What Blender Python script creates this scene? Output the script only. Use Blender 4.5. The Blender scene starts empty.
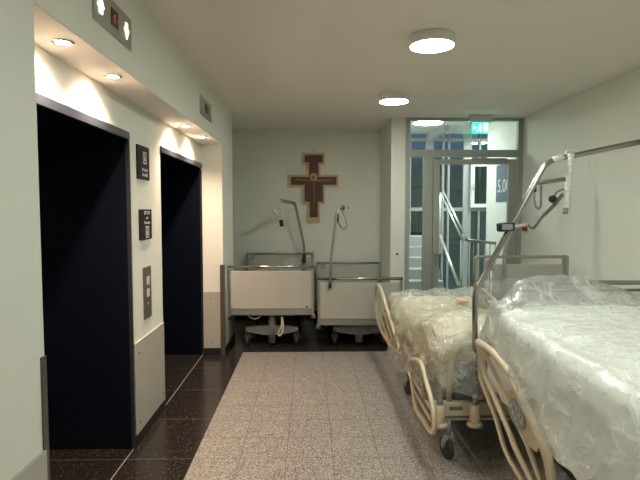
import bpy, bmesh, math, random
from mathutils import Vector, Matrix, noise
random.seed(7)
S = bpy.context.scene
COL = S.collection
R = math.radians
PI = math.pi

# ------------------------------------------------------------------ camera
F = 517.0
CAM = Vector((0, 0, 1.6))
YAW, PITCH = 1.178, 3.32
cd = bpy.data.cameras.new('camera'); cam = bpy.data.objects.new('camera', cd); COL.objects.link(cam)
cd.sensor_width = 36.0; cd.lens = F * 36.0 / 640.0; cd.clip_start = 0.02
cam.location = CAM; cam.rotation_euler = (R(90 - PITCH), 0, R(-YAW))
S.camera = cam
_rot = cam.rotation_euler.to_matrix()

def at(x, y, X=None, Y=None, Z=None):
    """point of a real plane (X=, Y= or Z=) measured from the photograph"""
    d = _rot @ Vector(((x - 320) / F, (240 - y) / F, -1))
    ax, v = (0, X) if X is not None else ((1, Y) if Y is not None else (2, Z))
    return CAM + d * ((v - CAM[ax]) / d[ax])

# ------------------------------------------------------------------ materials
def newmat(name):
    m = bpy.data.materials.new(name); m.use_nodes = True
    nt = m.node_tree; nt.nodes.clear()
    out = nt.nodes.new('ShaderNodeOutputMaterial')
    return m, nt, out

def N(nt, t, **kw):
    n = nt.nodes.new(t)
    for k, v in kw.items():
        if k.startswith('i_'):
            n.inputs[k[2:].replace('_', ' ')].default_value = v
        else:
            setattr(n, k, v)
    return n

def c4(c): return (c[0], c[1], c[2], 1)

def mat(name, col, rough=0.5, metal=0.0, var=0.06, scale=8.0, bump=0.0, bscale=60.0, coat=0.0, spec=0.5):
    m, nt, out = newmat(name)
    p = N(nt, 'ShaderNodeBsdfPrincipled')
    p.inputs['Roughness'].default_value = rough; p.inputs['Metallic'].default_value = metal
    p.inputs['Coat Weight'].default_value = coat; p.inputs['Specular IOR Level'].default_value = spec
    tc = N(nt, 'ShaderNodeTexCoord')
    nz = N(nt, 'ShaderNodeTexNoise'); nz.inputs['Scale'].default_value = scale; nz.inputs['Detail'].default_value = 4
    nt.links.new(tc.outputs['Object'], nz.inputs['Vector'])
    mx = N(nt, 'ShaderNodeMix', data_type='RGBA')
    mx.inputs[6].default_value = c4([c * (1 - var) for c in col]); mx.inputs[7].default_value = c4([min(1, c * (1 + var)) for c in col])
    nt.links.new(nz.outputs['Fac'], mx.inputs[0]); nt.links.new(mx.outputs[2], p.inputs['Base Color'])
    if bump:
        b = N(nt, 'ShaderNodeBump'); b.inputs['Strength'].default_value = bump; b.inputs['Distance'].default_value = 0.004
        n2 = N(nt, 'ShaderNodeTexNoise'); n2.inputs['Scale'].default_value = bscale; n2.inputs['Detail'].default_value = 5
        nt.links.new(tc.outputs['Object'], n2.inputs['Vector']); nt.links.new(n2.outputs['Fac'], b.inputs['Height'])
        nt.links.new(b.outputs['Normal'], p.inputs['Normal'])
    nt.links.new(p.outputs[0], out.inputs[0])
    return m

def emis(name, col, strength):
    m, nt, out = newmat(name)
    e = N(nt, 'ShaderNodeEmission'); e.inputs[0].default_value = c4(col); e.inputs[1].default_value = strength
    nt.links.new(e.outputs[0], out.inputs[0]); return m

def floor_mat(name, base, dark, light, ox, oy, sx, sy, grout, gw, rough, sscale, thr_l, thr_d):
    """terrazzo chips in a tile grid"""
    m, nt, out = newmat(name); L = nt.links.new
    p = N(nt, 'ShaderNodeBsdfPrincipled'); p.inputs['Roughness'].default_value = rough
    g = N(nt, 'ShaderNodeNewGeometry')
    vo = N(nt, 'ShaderNodeTexVoronoi'); vo.inputs['Scale'].default_value = sscale
    L(g.outputs['Position'], vo.inputs['Vector'])
    sep = N(nt, 'ShaderNodeSeparateColor'); L(vo.outputs['Color'], sep.inputs[0])
    a = N(nt, 'ShaderNodeMath', operation='GREATER_THAN'); a.inputs[1].default_value = thr_l; L(sep.outputs[0], a.inputs[0])
    b = N(nt, 'ShaderNodeMath', operation='LESS_THAN'); b.inputs[1].default_value = thr_d; L(sep.outputs[0], b.inputs[0])
    nz = N(nt, 'ShaderNodeTexNoise'); nz.inputs['Scale'].default_value = 2.3; nz.inputs['Detail'].default_value = 3
    L(g.outputs['Position'], nz.inputs['Vector'])
    m0 = N(nt, 'ShaderNodeMix', data_type='RGBA')
    m0.inputs[6].default_value = c4([c * .88 for c in base]); m0.inputs[7].default_value = c4([c * 1.1 for c in base]); L(nz.outputs[0], m0.inputs[0])
    m1 = N(nt, 'ShaderNodeMix', data_type='RGBA'); L(m0.outputs[2], m1.inputs[6]); m1.inputs[7].default_value = c4(light); L(a.outputs[0], m1.inputs[0])
    m2 = N(nt, 'ShaderNodeMix', data_type='RGBA'); L(m1.outputs[2], m2.inputs[6]); m2.inputs[7].default_value = c4(dark); L(b.outputs[0], m2.inputs[0])
    sp = N(nt, 'ShaderNodeSeparateXYZ'); L(g.outputs['Position'], sp.inputs[0])
    masks = []
    for k, o, s in ((0, ox, sx), (1, oy, sy)):
        if not s: continue
        q = N(nt, 'ShaderNodeMath', operation='SUBTRACT'); q.inputs[1].default_value = o; L(sp.outputs[k], q.inputs[0])
        w = N(nt, 'ShaderNodeMath', operation='PINGPONG'); w.inputs[1].default_value = s / 2; L(q.outputs[0], w.inputs[0])
        l = N(nt, 'ShaderNodeMath', operation='LESS_THAN'); l.inputs[1].default_value = gw; L(w.outputs[0], l.inputs[0])
        masks.append(l)
    mm = masks[0]
    if len(masks) > 1:
        mm = N(nt, 'ShaderNodeMath', operation='MAXIMUM'); L(masks[0].outputs[0], mm.inputs[0]); L(masks[1].outputs[0], mm.inputs[1])
    m3 = N(nt, 'ShaderNodeMix', data_type='RGBA'); L(m2.outputs[2], m3.inputs[6]); m3.inputs[7].default_value = c4(grout); L(mm.outputs[0], m3.inputs[0])
    L(m3.outputs[2], p.inputs['Base Color']); L(p.outputs[0], out.inputs[0])
    return m

def glass_mat(name, tint=(0.93, 0.97, 0.96), refl=0.08):
    m, nt, out = newmat(name); L = nt.links.new
    t = N(nt, 'ShaderNodeBsdfTransparent'); t.inputs[0].default_value = c4(tint)
    g = N(nt, 'ShaderNodeBsdfGlossy'); g.inputs['Roughness'].default_value = 0.02
    fr = N(nt, 'ShaderNodeFresnel'); fr.inputs[0].default_value = 1.45
    mx = N(nt, 'ShaderNodeMixShader'); L(fr.outputs[0], mx.inputs[0]); L(t.outputs[0], mx.inputs[1]); L(g.outputs[0], mx.inputs[2])
    L(mx.outputs[0], out.inputs[0]); return m

def plastic_film(name, col, alpha, rough=0.22, bump=0.7, ribs=0.0, crease=11):
    """crinkled translucent polythene"""
    m, nt, out = newmat(name); L = nt.links.new
    tc = N(nt, 'ShaderNodeTexCoord')
    mp = N(nt, 'ShaderNodeMapping'); mp.inputs['Scale'].default_value = (1, .45, 1); mp.inputs['Rotation'].default_value = (0, 0, .5)
    L(tc.outputs['Object'], mp.inputs['Vector'])
    n1 = N(nt, 'ShaderNodeTexNoise', noise_type='RIDGED_MULTIFRACTAL'); n1.inputs['Scale'].default_value = crease; n1.inputs['Detail'].default_value = 5
    n1.inputs['Distortion'].default_value = .9
    L(mp.outputs[0], n1.inputs['Vector'])
    n2 = N(nt, 'ShaderNodeTexNoise'); n2.inputs['Scale'].default_value = 55; n2.inputs['Detail'].default_value = 4; n2.inputs['Distortion'].default_value = 1.2
    L(tc.outputs['Object'], n2.inputs['Vector'])
    ad = N(nt, 'ShaderNodeMath', operation='MULTIPLY_ADD'); ad.inputs[1].default_value = 0.35; L(n2.outputs[0], ad.inputs[0]); L(n1.outputs[0], ad.inputs[2])
    h = ad
    if ribs:
        wv = N(nt, 'ShaderNodeTexWave', wave_type='BANDS', bands_direction='Y'); wv.inputs['Scale'].default_value = 5.5; wv.inputs['Distortion'].default_value = 2.5
        wv.inputs['Detail'].default_value = 2
        L(tc.outputs['Object'], wv.inputs['Vector'])
        h = N(nt, 'ShaderNodeMath', operation='MULTIPLY_ADD'); h.inputs[1].default_value = ribs; L(wv.outputs['Fac'], h.inputs[0]); L(ad.outputs[0], h.inputs[2])
    # crumple facets: two scales of warped cells, sharp creases at their borders
    wn = N(nt, 'ShaderNodeTexNoise'); wn.inputs['Scale'].default_value = 5; wn.inputs['Detail'].default_value = 2; L(tc.outputs['Object'], wn.inputs['Vector'])
    wa = N(nt, 'ShaderNodeMix', data_type='VECTOR'); wa.inputs[0].default_value = .13; L(mp.outputs[0], wa.inputs[4]); L(wn.outputs['Color'], wa.inputs[5])
    crs = []
    for sc_, wd in ((crease * .9, .07), (crease * 2.3, .09)):
        ve = N(nt, 'ShaderNodeTexVoronoi', feature='DISTANCE_TO_EDGE'); ve.inputs['Scale'].default_value = sc_; L(wa.outputs[1], ve.inputs['Vector'])
        vm = N(nt, 'ShaderNodeMapRange'); vm.inputs[1].default_value = 0; vm.inputs[2].default_value = wd; vm.inputs[3].default_value = 1; vm.inputs[4].default_value = 0; L(ve.outputs['Distance'], vm.inputs[0])
        vf = N(nt, 'ShaderNodeTexVoronoi', feature='F1'); vf.inputs['Scale'].default_value = sc_; L(wa.outputs[1], vf.inputs['Vector'])
        crs.append((vm, vf))
    h2 = N(nt, 'ShaderNodeMath', operation='MULTIPLY_ADD'); h2.inputs[1].default_value = .9; L(crs[0][1].outputs['Distance'], h2.inputs[0]); L(h.outputs[0], h2.inputs[2])
    h3 = N(nt, 'ShaderNodeMath', operation='MULTIPLY_ADD'); h3.inputs[1].default_value = .5; L(crs[1][1].outputs['Distance'], h3.inputs[0]); L(h2.outputs[0], h3.inputs[2])
    h = h3
    cr_ = N(nt, 'ShaderNodeMath', operation='MAXIMUM'); L(crs[0][0].outputs[0], cr_.inputs[0])
    c2_ = N(nt, 'ShaderNodeMath', operation='MULTIPLY'); c2_.inputs[1].default_value = .6; L(crs[1][0].outputs[0], c2_.inputs[0]); L(c2_.outputs[0], cr_.inputs[1])
    pn_ = N(nt, 'ShaderNodeTexNoise'); pn_.inputs['Scale'].default_value = 6; L(tc.outputs['Object'], pn_.inputs['Vector'])
    pm_ = N(nt, 'ShaderNodeMapRange'); pm_.inputs[1].default_value = .42; pm_.inputs[2].default_value = .62; L(pn_.outputs[0], pm_.inputs[0])
    cm_ = N(nt, 'ShaderNodeMath', operation='MULTIPLY'); L(cr_.outputs[0], cm_.inputs[0]); L(pm_.outputs[0], cm_.inputs[1])
    bp = N(nt, 'ShaderNodeBump'); bp.inputs['Strength'].default_value = bump; bp.inputs['Distance'].default_value = 0.016
    L(h.outputs[0], bp.inputs['Height'])
    df = N(nt, 'ShaderNodeBsdfDiffuse'); df.inputs[0].default_value = c4(col); L(bp.outputs[0], df.inputs['Normal'])
    tl = N(nt, 'ShaderNodeBsdfTranslucent'); tl.inputs[0].default_value = c4(col); L(bp.outputs[0], tl.inputs['Normal'])
    body = N(nt, 'ShaderNodeMixShader'); body.inputs[0].default_value = 0.18; L(df.outputs[0], body.inputs[1]); L(tl.outputs[0], body.inputs[2])
    tr = N(nt, 'ShaderNodeBsdfTransparent'); tr.inputs[0].default_value = (0.96, 0.97, 0.95, 1)
    mr = N(nt, 'ShaderNodeMapRange'); mr.inputs[1].default_value = .45; mr.inputs[2].default_value = 1.25
    mr.inputs[3].default_value = max(0, alpha - .22); mr.inputs[4].default_value = min(1, alpha + .38); L(n1.outputs[0], mr.inputs[0])
    am_ = N(nt, 'ShaderNodeMath', operation='MULTIPLY_ADD', use_clamp=True); am_.inputs[1].default_value = .32; L(cm_.outputs[0], am_.inputs[0]); L(mr.outputs[0], am_.inputs[2])
    b2 = N(nt, 'ShaderNodeMixShader'); L(am_.outputs[0], b2.inputs[0]); L(tr.outputs[0], b2.inputs[1]); L(body.outputs[0], b2.inputs[2])
    gl = N(nt, 'ShaderNodeBsdfGlossy'); gl.inputs['Roughness'].default_value = rough; L(bp.outputs[0], gl.inputs['Normal'])
    gl.inputs[0].default_value = (.9, .9, .9, 1)
    fr = N(nt, 'ShaderNodeLayerWeight'); fr.inputs[0].default_value = 0.28; L(bp.outputs[0], fr.inputs['Normal'])
    ml = N(nt, 'ShaderNodeMath', operation='MULTIPLY_ADD'); ml.inputs[1].default_value = 0.55; ml.inputs[2].default_value = 0.06; L(fr.outputs['Fresnel'], ml.inputs[0])
    b3 = N(nt, 'ShaderNodeMixShader'); L(ml.outputs[0], b3.inputs[0]); L(b2.outputs[0], b3.inputs[1]); L(gl.outputs[0], b3.inputs[2])
    L(b3.outputs[0], out.inputs[0]); return m

M = {}
M['wall'] = mat('painted_wall', (0.73, 0.735, 0.645), .75, var=.015, bump=.12, bscale=120)
M['soffit'] = mat('painted_soffit', (0.78, 0.74, 0.68), .8, var=.02)
M['ceil'] = mat('painted_ceiling', (0.84, 0.79, 0.72), .8, var=.02)
M['wains'] = mat('wainscot_board', (0.43, 0.41, 0.35), .45, var=.03, scale=30)
M['steel'] = mat('brushed_steel', (0.45, 0.43, 0.38), .35, .9, var=.06, scale=40)
M['chrome'] = mat('chromed_tube', (0.42, 0.41, 0.38), .22, 1, var=.03)
M['greytube'] = mat('grey_painted_tube', (0.34, 0.34, 0.31), .38, .6, var=.04)
M['guard'] = mat('dark_corner_guard', (0.13, 0.12, 0.10), .4, .5)
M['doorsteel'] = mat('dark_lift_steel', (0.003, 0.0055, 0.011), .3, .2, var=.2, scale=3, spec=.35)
M['header'] = mat('blue_grey_steel_trim', (0.05, 0.058, 0.075), .3, .6)
M['black'] = mat('black_plastic', (0.012, 0.012, 0.012), .45)
M['rubber'] = mat('dark_rubber', (0.03, 0.03, 0.03), .7)
M['skirt'] = mat('black_skirting', (0.012, 0.012, 0.012), .5)
M['beige'] = mat('beige_bed_plastic', (0.62, 0.53, 0.36), .35, var=.04, coat=.15)
M['bluegrey'] = mat('blue_grey_panel', (0.10, 0.16, 0.22), .5)
M['greyplastic'] = mat('grey_plastic', (0.30, 0.31, 0.31), .45)
M['pedestal'] = mat('dull_grey_pedestal', (0.19, 0.195, 0.19), .5)
M['palegrey'] = mat('pale_grey_plastic', (0.55, 0.55, 0.52), .4)
M['white'] = mat('white_plastic', (0.78, 0.77, 0.72), .4)
M['cream'] = mat('cream_mattress', (0.74, 0.69, 0.52), .8, var=.08, bump=.3, bscale=20)
M['whitecloth'] = mat('white_mattress', (0.88, 0.90, 0.84), .8, var=.04, bump=.3, bscale=20)
M['panel'] = mat('cream_bed_panel', (0.44, 0.43, 0.37), .4, var=.02)
M['red'] = mat('red_plastic', (0.45, 0.03, 0.02), .4)
M['pink'] = mat('pink_cloth', (0.75, 0.48, 0.40), .8)
M['frame'] = mat('grey_door_frame', (0.34, 0.355, 0.32), .45, .1, var=.02)
M['sash'] = mat('white_window_sash', (0.40, 0.42, 0.41), .45)
M['concrete'] = mat('pale_stair_concrete', (0.42, 0.44, 0.43), .7, var=.06)
M['railsteel'] = mat('satin_handrail_steel', (0.75, 0.76, 0.75), .38, .85, var=.02)
M['stairwall'] = mat('stairwell_plaster', (0.76, 0.77, 0.72), .8, var=.02)
M['signblue'] = mat('slate_blue_sign', (0.12, 0.15, 0.20), .5)
M['signdark'] = mat('black_sign', (0.010, 0.009, 0.010), .6, spec=.2)
M['lettering'] = mat('white_lettering', (0.75, 0.75, 0.72), .5)
M['gold'] = mat('pale_gold_wood_edge', (0.60, 0.38, 0.17), .55, var=.12, scale=30)
M['icon'] = mat('dark_red_brown_panel', (0.085, 0.03, 0.016), .5, var=.6, scale=45)
M['skin'] = mat('ochre_paint', (0.33, 0.19, 0.10), .6, var=.1)
M['halo'] = mat('faded_gold_paint', (0.55, 0.34, 0.16), .5)
M['cord'] = mat('beige_cord', (0.55, 0.50, 0.38), .6)
M['strap'] = mat('grey_brown_strap', (0.16, 0.14, 0.12), .7)
M['lamp'] = emis('lamp_diffuser', (0.95, 1.0, 0.93), 37)
M['stairlamp'] = emis('stair_lamp_diffuser', (0.92, 1.0, 0.95), 30)
M['halogen'] = emis('halogen_lens', (1.0, 0.76, 0.6), 55)
M['lampring'] = mat('lamp_housing', (0.75, 0.75, 0.72), .5)
M['exit'] = emis('exit_green', (0.02, 0.55, 0.30), 1.6)
M['exitwhite'] = emis('exit_white', (0.75, 1.0, 0.9), 1.5)
M['arrow'] = emis('lit_white_arrow', (0.9, 1.0, 0.95), 2)
M['arrowwarm'] = emis('lit_warm_arrow', (1.0, 0.70, 0.52), 1.0)
M['digit'] = emis('red_digits', (1.0, 0.06, 0.03), .3)
M['glass'] = glass_mat('clear_glass')
M['tintglass'] = glass_mat('teal_glass', (0.78, 0.84, 0.82))
M['film_a'] = plastic_film('yellowed_clear_film', (0.92, 0.88, 0.74), .46, rough=.14, bump=.8, crease=13)
M['film_b'] = plastic_film('milky_film', (0.97, 0.98, 0.94), .46, rough=.16, bump=.45, crease=8)
M['film_c'] = plastic_film('clear_grey_film', (0.80, 0.80, 0.77), .40, rough=.14, bump=.7)
M['floor'] = floor_mat('light_terrazzo', (0.235, 0.212, 0.185), (0.075, 0.066, 0.057), (0.40, 0.37, 0.33), -.75, 3.26, .30, .302, (0.09, 0.078, 0.065), .0022, .34, 160, .72, .22)
M['darkfloor'] = floor_mat('dark_granite', (0.022, 0.018, 0.016), (0.010, 0.008, 0.007), (0.09, 0.08, 0.07), -1.18, 3.26, 4.0, .64, (0.10, 0.09, 0.08), .0028, .2, 160, .965, .3)

# ------------------------------------------------------------------ mesh builder
def catmull(pts, n=6, closed=False):
    pts = [Vector(p) for p in pts]
    if len(pts) < 3: return pts
    out = []; m = len(pts)
    rng = range(m if closed else m - 1)
    for i in rng:
        p0 = pts[(i - 1) % m] if (closed or i > 0) else pts[0] * 2 - pts[1]
        p1 = pts[i]; p2 = pts[(i + 1) % m]
        p3 = pts[(i + 2) % m] if (closed or i + 2 < m) else pts[-1] * 2 - pts[-2]
        for k in range(n):
            t = k / n
            out.append(.5 * ((2 * p1) + (-p0 + p2) * t + (2 * p0 - 5 * p1 + 4 * p2 - p3) * t * t + (-p0 + 3 * p1 - 3 * p2 + p3) * t ** 3))
    if not closed: out.append(pts[-1])
    return out

def bend(pts, r=.05, n=5):
    """polyline with rounded corners"""
    pts = [Vector(p) for p in pts]; out = [pts[0]]
    for i in range(1, len(pts) - 1):
        a, b, c = pts[i - 1], pts[i], pts[i + 1]
        d1 = min(r, (a - b).length * .45); d2 = min(r, (c - b).length * .45)
        p = b + (a - b).normalized() * d1; q = b + (c - b).normalized() * d2
        for k in range(n + 1):
            t = k / n
            out.append(p * (1 - t) ** 2 + b * 2 * t * (1 - t) + q * t * t)
    out.append(pts[-1]); return out

class MB:
    def __init__(s): s.bm = bmesh.new(); s.smooth = False
    def box(s, x0, x1, y0, y1, z0, z1, bev=0.0, seg=2, rotz=0, tilt=None):
        r = bmesh.ops.create_cube(s.bm, size=1.0)
        vs = r['verts']
        cx, cy, cz = (x0 + x1) / 2, (y0 + y1) / 2, (z0 + z1) / 2
        mt = Matrix.Translation((cx, cy, cz)) @ Matrix.Rotation(rotz, 4, 'Z')
        if tilt is not None: mt = mt @ tilt
        mt = mt @ Matrix.Diagonal((abs(x1 - x0), abs(y1 - y0), abs(z1 - z0), 1))
        bmesh.ops.transform(s.bm, matrix=mt, verts=vs)
        if bev:
            es = {e for v in vs for e in v.link_edges}
            bmesh.ops.bevel(s.bm, geom=list(es), offset=bev, segments=seg, profile=.5, affect='EDGES', clamp_overlap=True)
        return s
    def tube(s, pts, r, n=10, closed=False, flat=1.0):
        pts = [Vector(p) for p in pts]
        q = [pts[0]]
        for p in pts[1:]:
            if (p - q[-1]).length > 1e-5: q.append(p)
        pts = q; m = len(pts)
        if m < 2: return s
        T = []
        for i in range(m):
            if closed: t = pts[(i + 1) % m] - pts[i - 1]
            else: t = pts[min(i + 1, m - 1)] - pts[max(i - 1, 0)]
            T.append(t.normalized())
        up = Vector((0, 0, 1)) if abs(T[0].z) < .9 else Vector((0, 1, 0))
        nrm = (up - T[0] * up.dot(T[0])).normalized(); rings = []
        for i in range(m):
            nrm = (nrm - T[i] * nrm.dot(T[i])).normalized(); b = T[i].cross(nrm)
            rr = r[i] if isinstance(r, (list, tuple)) else r
            rings.append([s.bm.verts.new(pts[i] + nrm * (math.cos(2 * PI * k / n) * rr) + b * (math.sin(2 * PI * k / n) * rr * flat)) for k in range(n)])
        for i in range(m if closed else m - 1):
            a, c = rings[i], rings[(i + 1) % m]
            for k in range(n):
                f = s.bm.faces.new((a[k], a[(k + 1) % n], c[(k + 1) % n], c[k])); f.smooth = True
        if not closed:
            s.bm.faces.new(list(reversed(rings[0]))); s.bm.faces.new(rings[-1])
        return s
    def cyl(s, a, b, r, n=20): return s.tube([a, b], r, n)
    def lathe(s, c, prof, n=32, axis='Z'):
        """prof: list of (radius, height) about an axis through c"""
        c = Vector(c); rings = []
        for (r, h) in prof:
            ring = []
            for k in range(n):
                a = 2 * PI * k / n; u, w = r * math.cos(a), r * math.sin(a)
                v = {'Z': (u, w, h), 'X': (h, u, w), 'Y': (w, h, u)}[axis]
                ring.append(s.bm.verts.new(c + Vector(v)))
            rings.append(ring)
        for i in range(len(rings) - 1):
            for k in range(n):
                f = s.bm.faces.new((rings[i][k], rings[i][(k + 1) % n], rings[i + 1][(k + 1) % n], rings[i + 1][k])); f.smooth = True
        s.bm.faces.new(list(reversed(rings[0]))); s.bm.faces.new(rings[-1])
        return s
    def prism(s, pts, d):
        """polygon of 3-D points extruded by the vector d"""
        d = Vector(d); a = [s.bm.verts.new(Vector(p)) for p in pts]; b = [s.bm.verts.new(Vector(p) + d) for p in pts]
        s.bm.faces.new(a); s.bm.faces.new(list(reversed(b)))
        m = len(a)
        for k in range(m): s.bm.faces.new((a[k], b[k], b[(k + 1) % m], a[(k + 1) % m]))
        return s
    def build(s, name, m, parent=None, kind=None, origin=None):
        bm = s.bm
        bmesh.ops.recalc_face_normals(bm, faces=bm.faces)
        off = Vector((0, 0, 0)); p = parent
        while p is not None: off += p.location; p = p.parent
        if origin is None and parent is None and len(bm.verts):
            xs = [v.co for v in bm.verts]
            origin = Vector((sum(v.x for v in xs) / len(xs), sum(v.y for v in xs) / len(xs), min(v.z for v in xs)))
        if origin is None: origin = off
        for v in bm.verts: v.co -= Vector(origin)
        me = bpy.data.meshes.new(name); bm.to_mesh(me); bm.free()
        me.materials.append(m)
        o = bpy.data.objects.new(name, me); COL.objects.link(o)
        o.parent = parent; o.location = Vector(origin) - off
        if kind: o['kind'] = kind
        return o

def B(*a, **k): return MB().box(*a, **k)
def tag(o, label=None, cat=None, group=None, kind=None):
    if label: o['label'] = label
    if cat: o['category'] = cat
    if group: o['group'] = group
    if kind: o['kind'] = kind
    return o
def empty(name, loc, label=None, cat=None, group=None, kind=None):
    o = bpy.data.objects.new(name, None); COL.objects.link(o); o.location = loc; o.empty_display_size = .1
    return tag(o, label, cat, group, kind)
def struct(name, mb, m): return mb.build(name, m, None, 'structure')

def text(name, s, size, origin, right, up, m, parent, depth=.0015, align='LEFT', sx=1.0):
    cu = bpy.data.curves.new(name, 'FONT'); cu.body = s; cu.size = size; cu.extrude = depth; cu.align_x = align; cu.resolution_u = 3
    o = bpy.data.objects.new(name, cu); COL.objects.link(o)
    bpy.context.view_layer.update()
    me = bpy.data.meshes.new_from_object(o.evaluated_get(bpy.context.evaluated_depsgraph_get()))
    bpy.data.objects.remove(o)
    r = Vector(right).normalized(); u = Vector(up).normalized(); n = r.cross(u)
    off = Vector((0, 0, 0)); p = parent
    while p is not None: off += p.location; p = p.parent
    for v in me.vertices: v.co = Vector(origin) - off + r * v.co.x * sx + u * v.co.y + n * v.co.z
    me.materials.clear(); me.materials.append(m)
    q = bpy.data.objects.new(name, me); COL.objects.link(q); q.parent = parent
    return q

# ------------------------------------------------------------------ setting
ZC = 2.79; XL = -1.18; XO = -.95; XR = 2.78; YD = 6.75; YB = 7.75; XA = 1.06; ZS = 2.32
YN = -3.0
struct('floor', B(-.75, XR, YN, 5.76, -.1, 0), M['floor'])
struct('floor_dark_tiles', MB().box(-2.4, -.75, YN, 5.76, -.1, 0).box(-2.4, XR, 5.76, 7.9, -.1, 0), M['darkfloor'])
struct('ceiling', MB().box(-2.4, XR + .1, YN, YD + .04, ZC, ZC + .1).box(-2.4, XA + .1, YD + .04, 7.9, ZC, ZC + .1), M['ceil'])
struct('wall_right', B(XR, XR + .12, YN, 8.07, -.1, 3.1), M['wall'])
struct('wall_back', B(-1.6, XA + .1, YB, YB + .12, 0, ZC), M['wall'])
struct('wall_behind_camera', B(-2.4, XR, YN - .1, YN, 0, ZC), M['wall'])
struct('wall_column', B(XA, 1.245, YD - .03, YB, 0, ZC), M['wall'])
# left wall: near stretch, fascia over the lift niche, stub before the alcove
struct('wall_left', MB().box(XO - .5, XO, YN, 1.845, 0, ZC).box(XL - .02, XO, 1.82, 5.68, ZS, ZC).box(-2.3, XO, 5.68, 6.45, 0, ZC).box(-1.6, -1.5, 6.45, YB, 0, ZC), M['wall'])
struct('ceiling_niche_soffit', B(XL, XO - .002, 1.82, 5.68, ZS - .006, ZS), M['soffit'])
# inner niche wall in the plane of the lift openings
struct('wall_lifts', MB().box(-2.0, XL, 1.7, 5.68, 2.105, ZC).box(-1.95, XL, 3.42, 4.145, 0, 2.105).box(-1.95, XL, 1.70, 1.80, 0, 2.105), M['wall'])

# wainscot boards, skirtings and corner guards
tw = struct('trim_1', B(XO, XO + .012, YN, 1.818, .075, .745), M['wains'])
tw = struct('trim_2', B(XL, XL + .012, 3.45, 4.13, .075, .70), M['wains'])
tw = struct('trim_3', MB().box(XL + .004, XO - .006, 5.668, 5.68, .075, .70), M['wains'])
struct('trim_7', MB().box(XO, XO + .012, 5.72, 6.45, .075, .70), M['wains'])
for k, (x, y0) in enumerate([(XL + .012, 3.52), (XL + .012, 4.08)]):
    pass
struct('baseboard_left', MB().box(XO, XO + .014, YN, 1.80, 0, .075).box(XL, XL + .014, 3.42, 4.135, 0, .075).box(XL + .004, XO, 5.664, 5.68, 0, .075).box(XO, XO + .014, 5.68, 6.45, 0, .075), M['skirt'])
struct('baseboard_right', MB().box(XR - .014, XR, YN, YD - .05, 0, .075), M['skirt'])
struct('baseboard_back', MB().box(-1.5, XA, YB - .014, YB, 0, .075), M['skirt'])
struct('trim_4', MB().box(XO - .03, XO + .006, 1.815, 1.848, 0, 1.08), M['guard'])
struct('trim_5', MB().box(XO - .03, XO + .018, 5.655, 5.70, 0, 1.0), M['guard'])
struct('trim_6', MB().box(XL - .002, XL + .006, 3.42, 3.432, 0, 2.055), M['header'])
sc = MB()
for (x, y, z) in [(XL + .012, 3.52, .62), (XL + .012, 4.07, .62), (XL + .012, 3.52, .14), (XL + .012, 4.07, .14), (XO + .012, 1.70, .62)]:
    sc.lathe((x, y, z), [(.008, 0), (.006, .003)], 10, 'X')
sc.lathe((-1.09, 5.668, .62), [(.007, 0), (.005, -.003)], 10, 'Y').lathe((-1.09, 5.668, .13), [(.007, 0), (.005, -.003)], 10, 'Y')
struct('trim_8', sc, M['black'])

# lift openings: dark portals with two door leaves each
for n, (y0, y1) in enumerate([(1.80, 3.42), (4.145, 5.68)]):
    d = empty('door_%d' % (n + 1), (XL, (y0 + y1) / 2, 0), kind='structure')
    e = MB()
    e.box(-1.94, XL - .001, y1 - .012, y1 - .002, 0, 2.10)
    e.box(-1.94, XL - .001, y0 + .002, y0 + .012, 0, 2.10)
    e.box(-1.94, XL - .001, y0 + .012, y1 - .012, 2.09, 2.102)
    e.build('jamb', M['doorsteel'], d)
    MB().box(XL - .012, XL + .014, y0 + .002, y1, 2.055, 2.105, .003).build('header', M['header'], d)
    MB().box(XL - .01, XL + .012, y1 - .02, y1 - .001, 0, 2.04).build('edge_strip', M['header'], d)
    ym = (y0 + y1) / 2
    for a, b in ((y0 + .014, ym - .003), (ym + .003, y1 - .014)):
        B(-1.93, -1.90, a, b, .006, 2.085, .004).build('door_leaf', M['doorsteel'], d)
    B(-1.90, XL - .62, y0 + .014, y1 - .014, .0005, .004).build('sill', M['doorsteel'], d)

# floor joint in front of the lifts
struct('trim_9', B(XL - .004, XL + .002, 1.82, 5.66, 0, .0012), mat('pale_grout', (.26, .24, .2), .7))

# ------------------------------------------------------------------ niche downlights
dl = [at(65.6, 41.6, Z=ZS - .006), at(113.6, 75.8, Z=ZS - .006), at(186.8, 125.6, Z=ZS - .006), at(202.5, 136.3, Z=ZS - .006)]
names = ['small round recessed downlight over the near lift, nearest the viewer', 'small round recessed downlight over the near lift, second along the niche',
         'small round recessed downlight over the far lift, third along the niche', 'small round recessed downlight at the far end of the lift niche']
for p, lb in zip(dl, names):
    x = -1.045; y = p.y; z = ZS - .006
    t = empty('downlight', (x, y, z), lb, 'downlight', 'downlights in the lift niche')
    MB().lathe((x, y, z), [(.044, 0), (.046, -.004), (.034, -.006), (.030, -.002)], 28).build('bezel', M['chrome'], t)
    MB().lathe((x, y, z), [(.029, -.0065), (.020, -.0085)], 24).build('lens', M['halogen'], t)
    l = bpy.data.lights.new('downlight_beam', 'SPOT'); l.energy = 38; l.color = (1, .72, .54); l.spot_size = R(140); l.spot_blend = 1.0; l.shadow_soft_size = .02
    lo = bpy.data.objects.new('downlight_beam', l); COL.objects.link(lo); lo.location = (x, y, z - .02); lo.rotation_euler = (0, R(10), 0)

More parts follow.
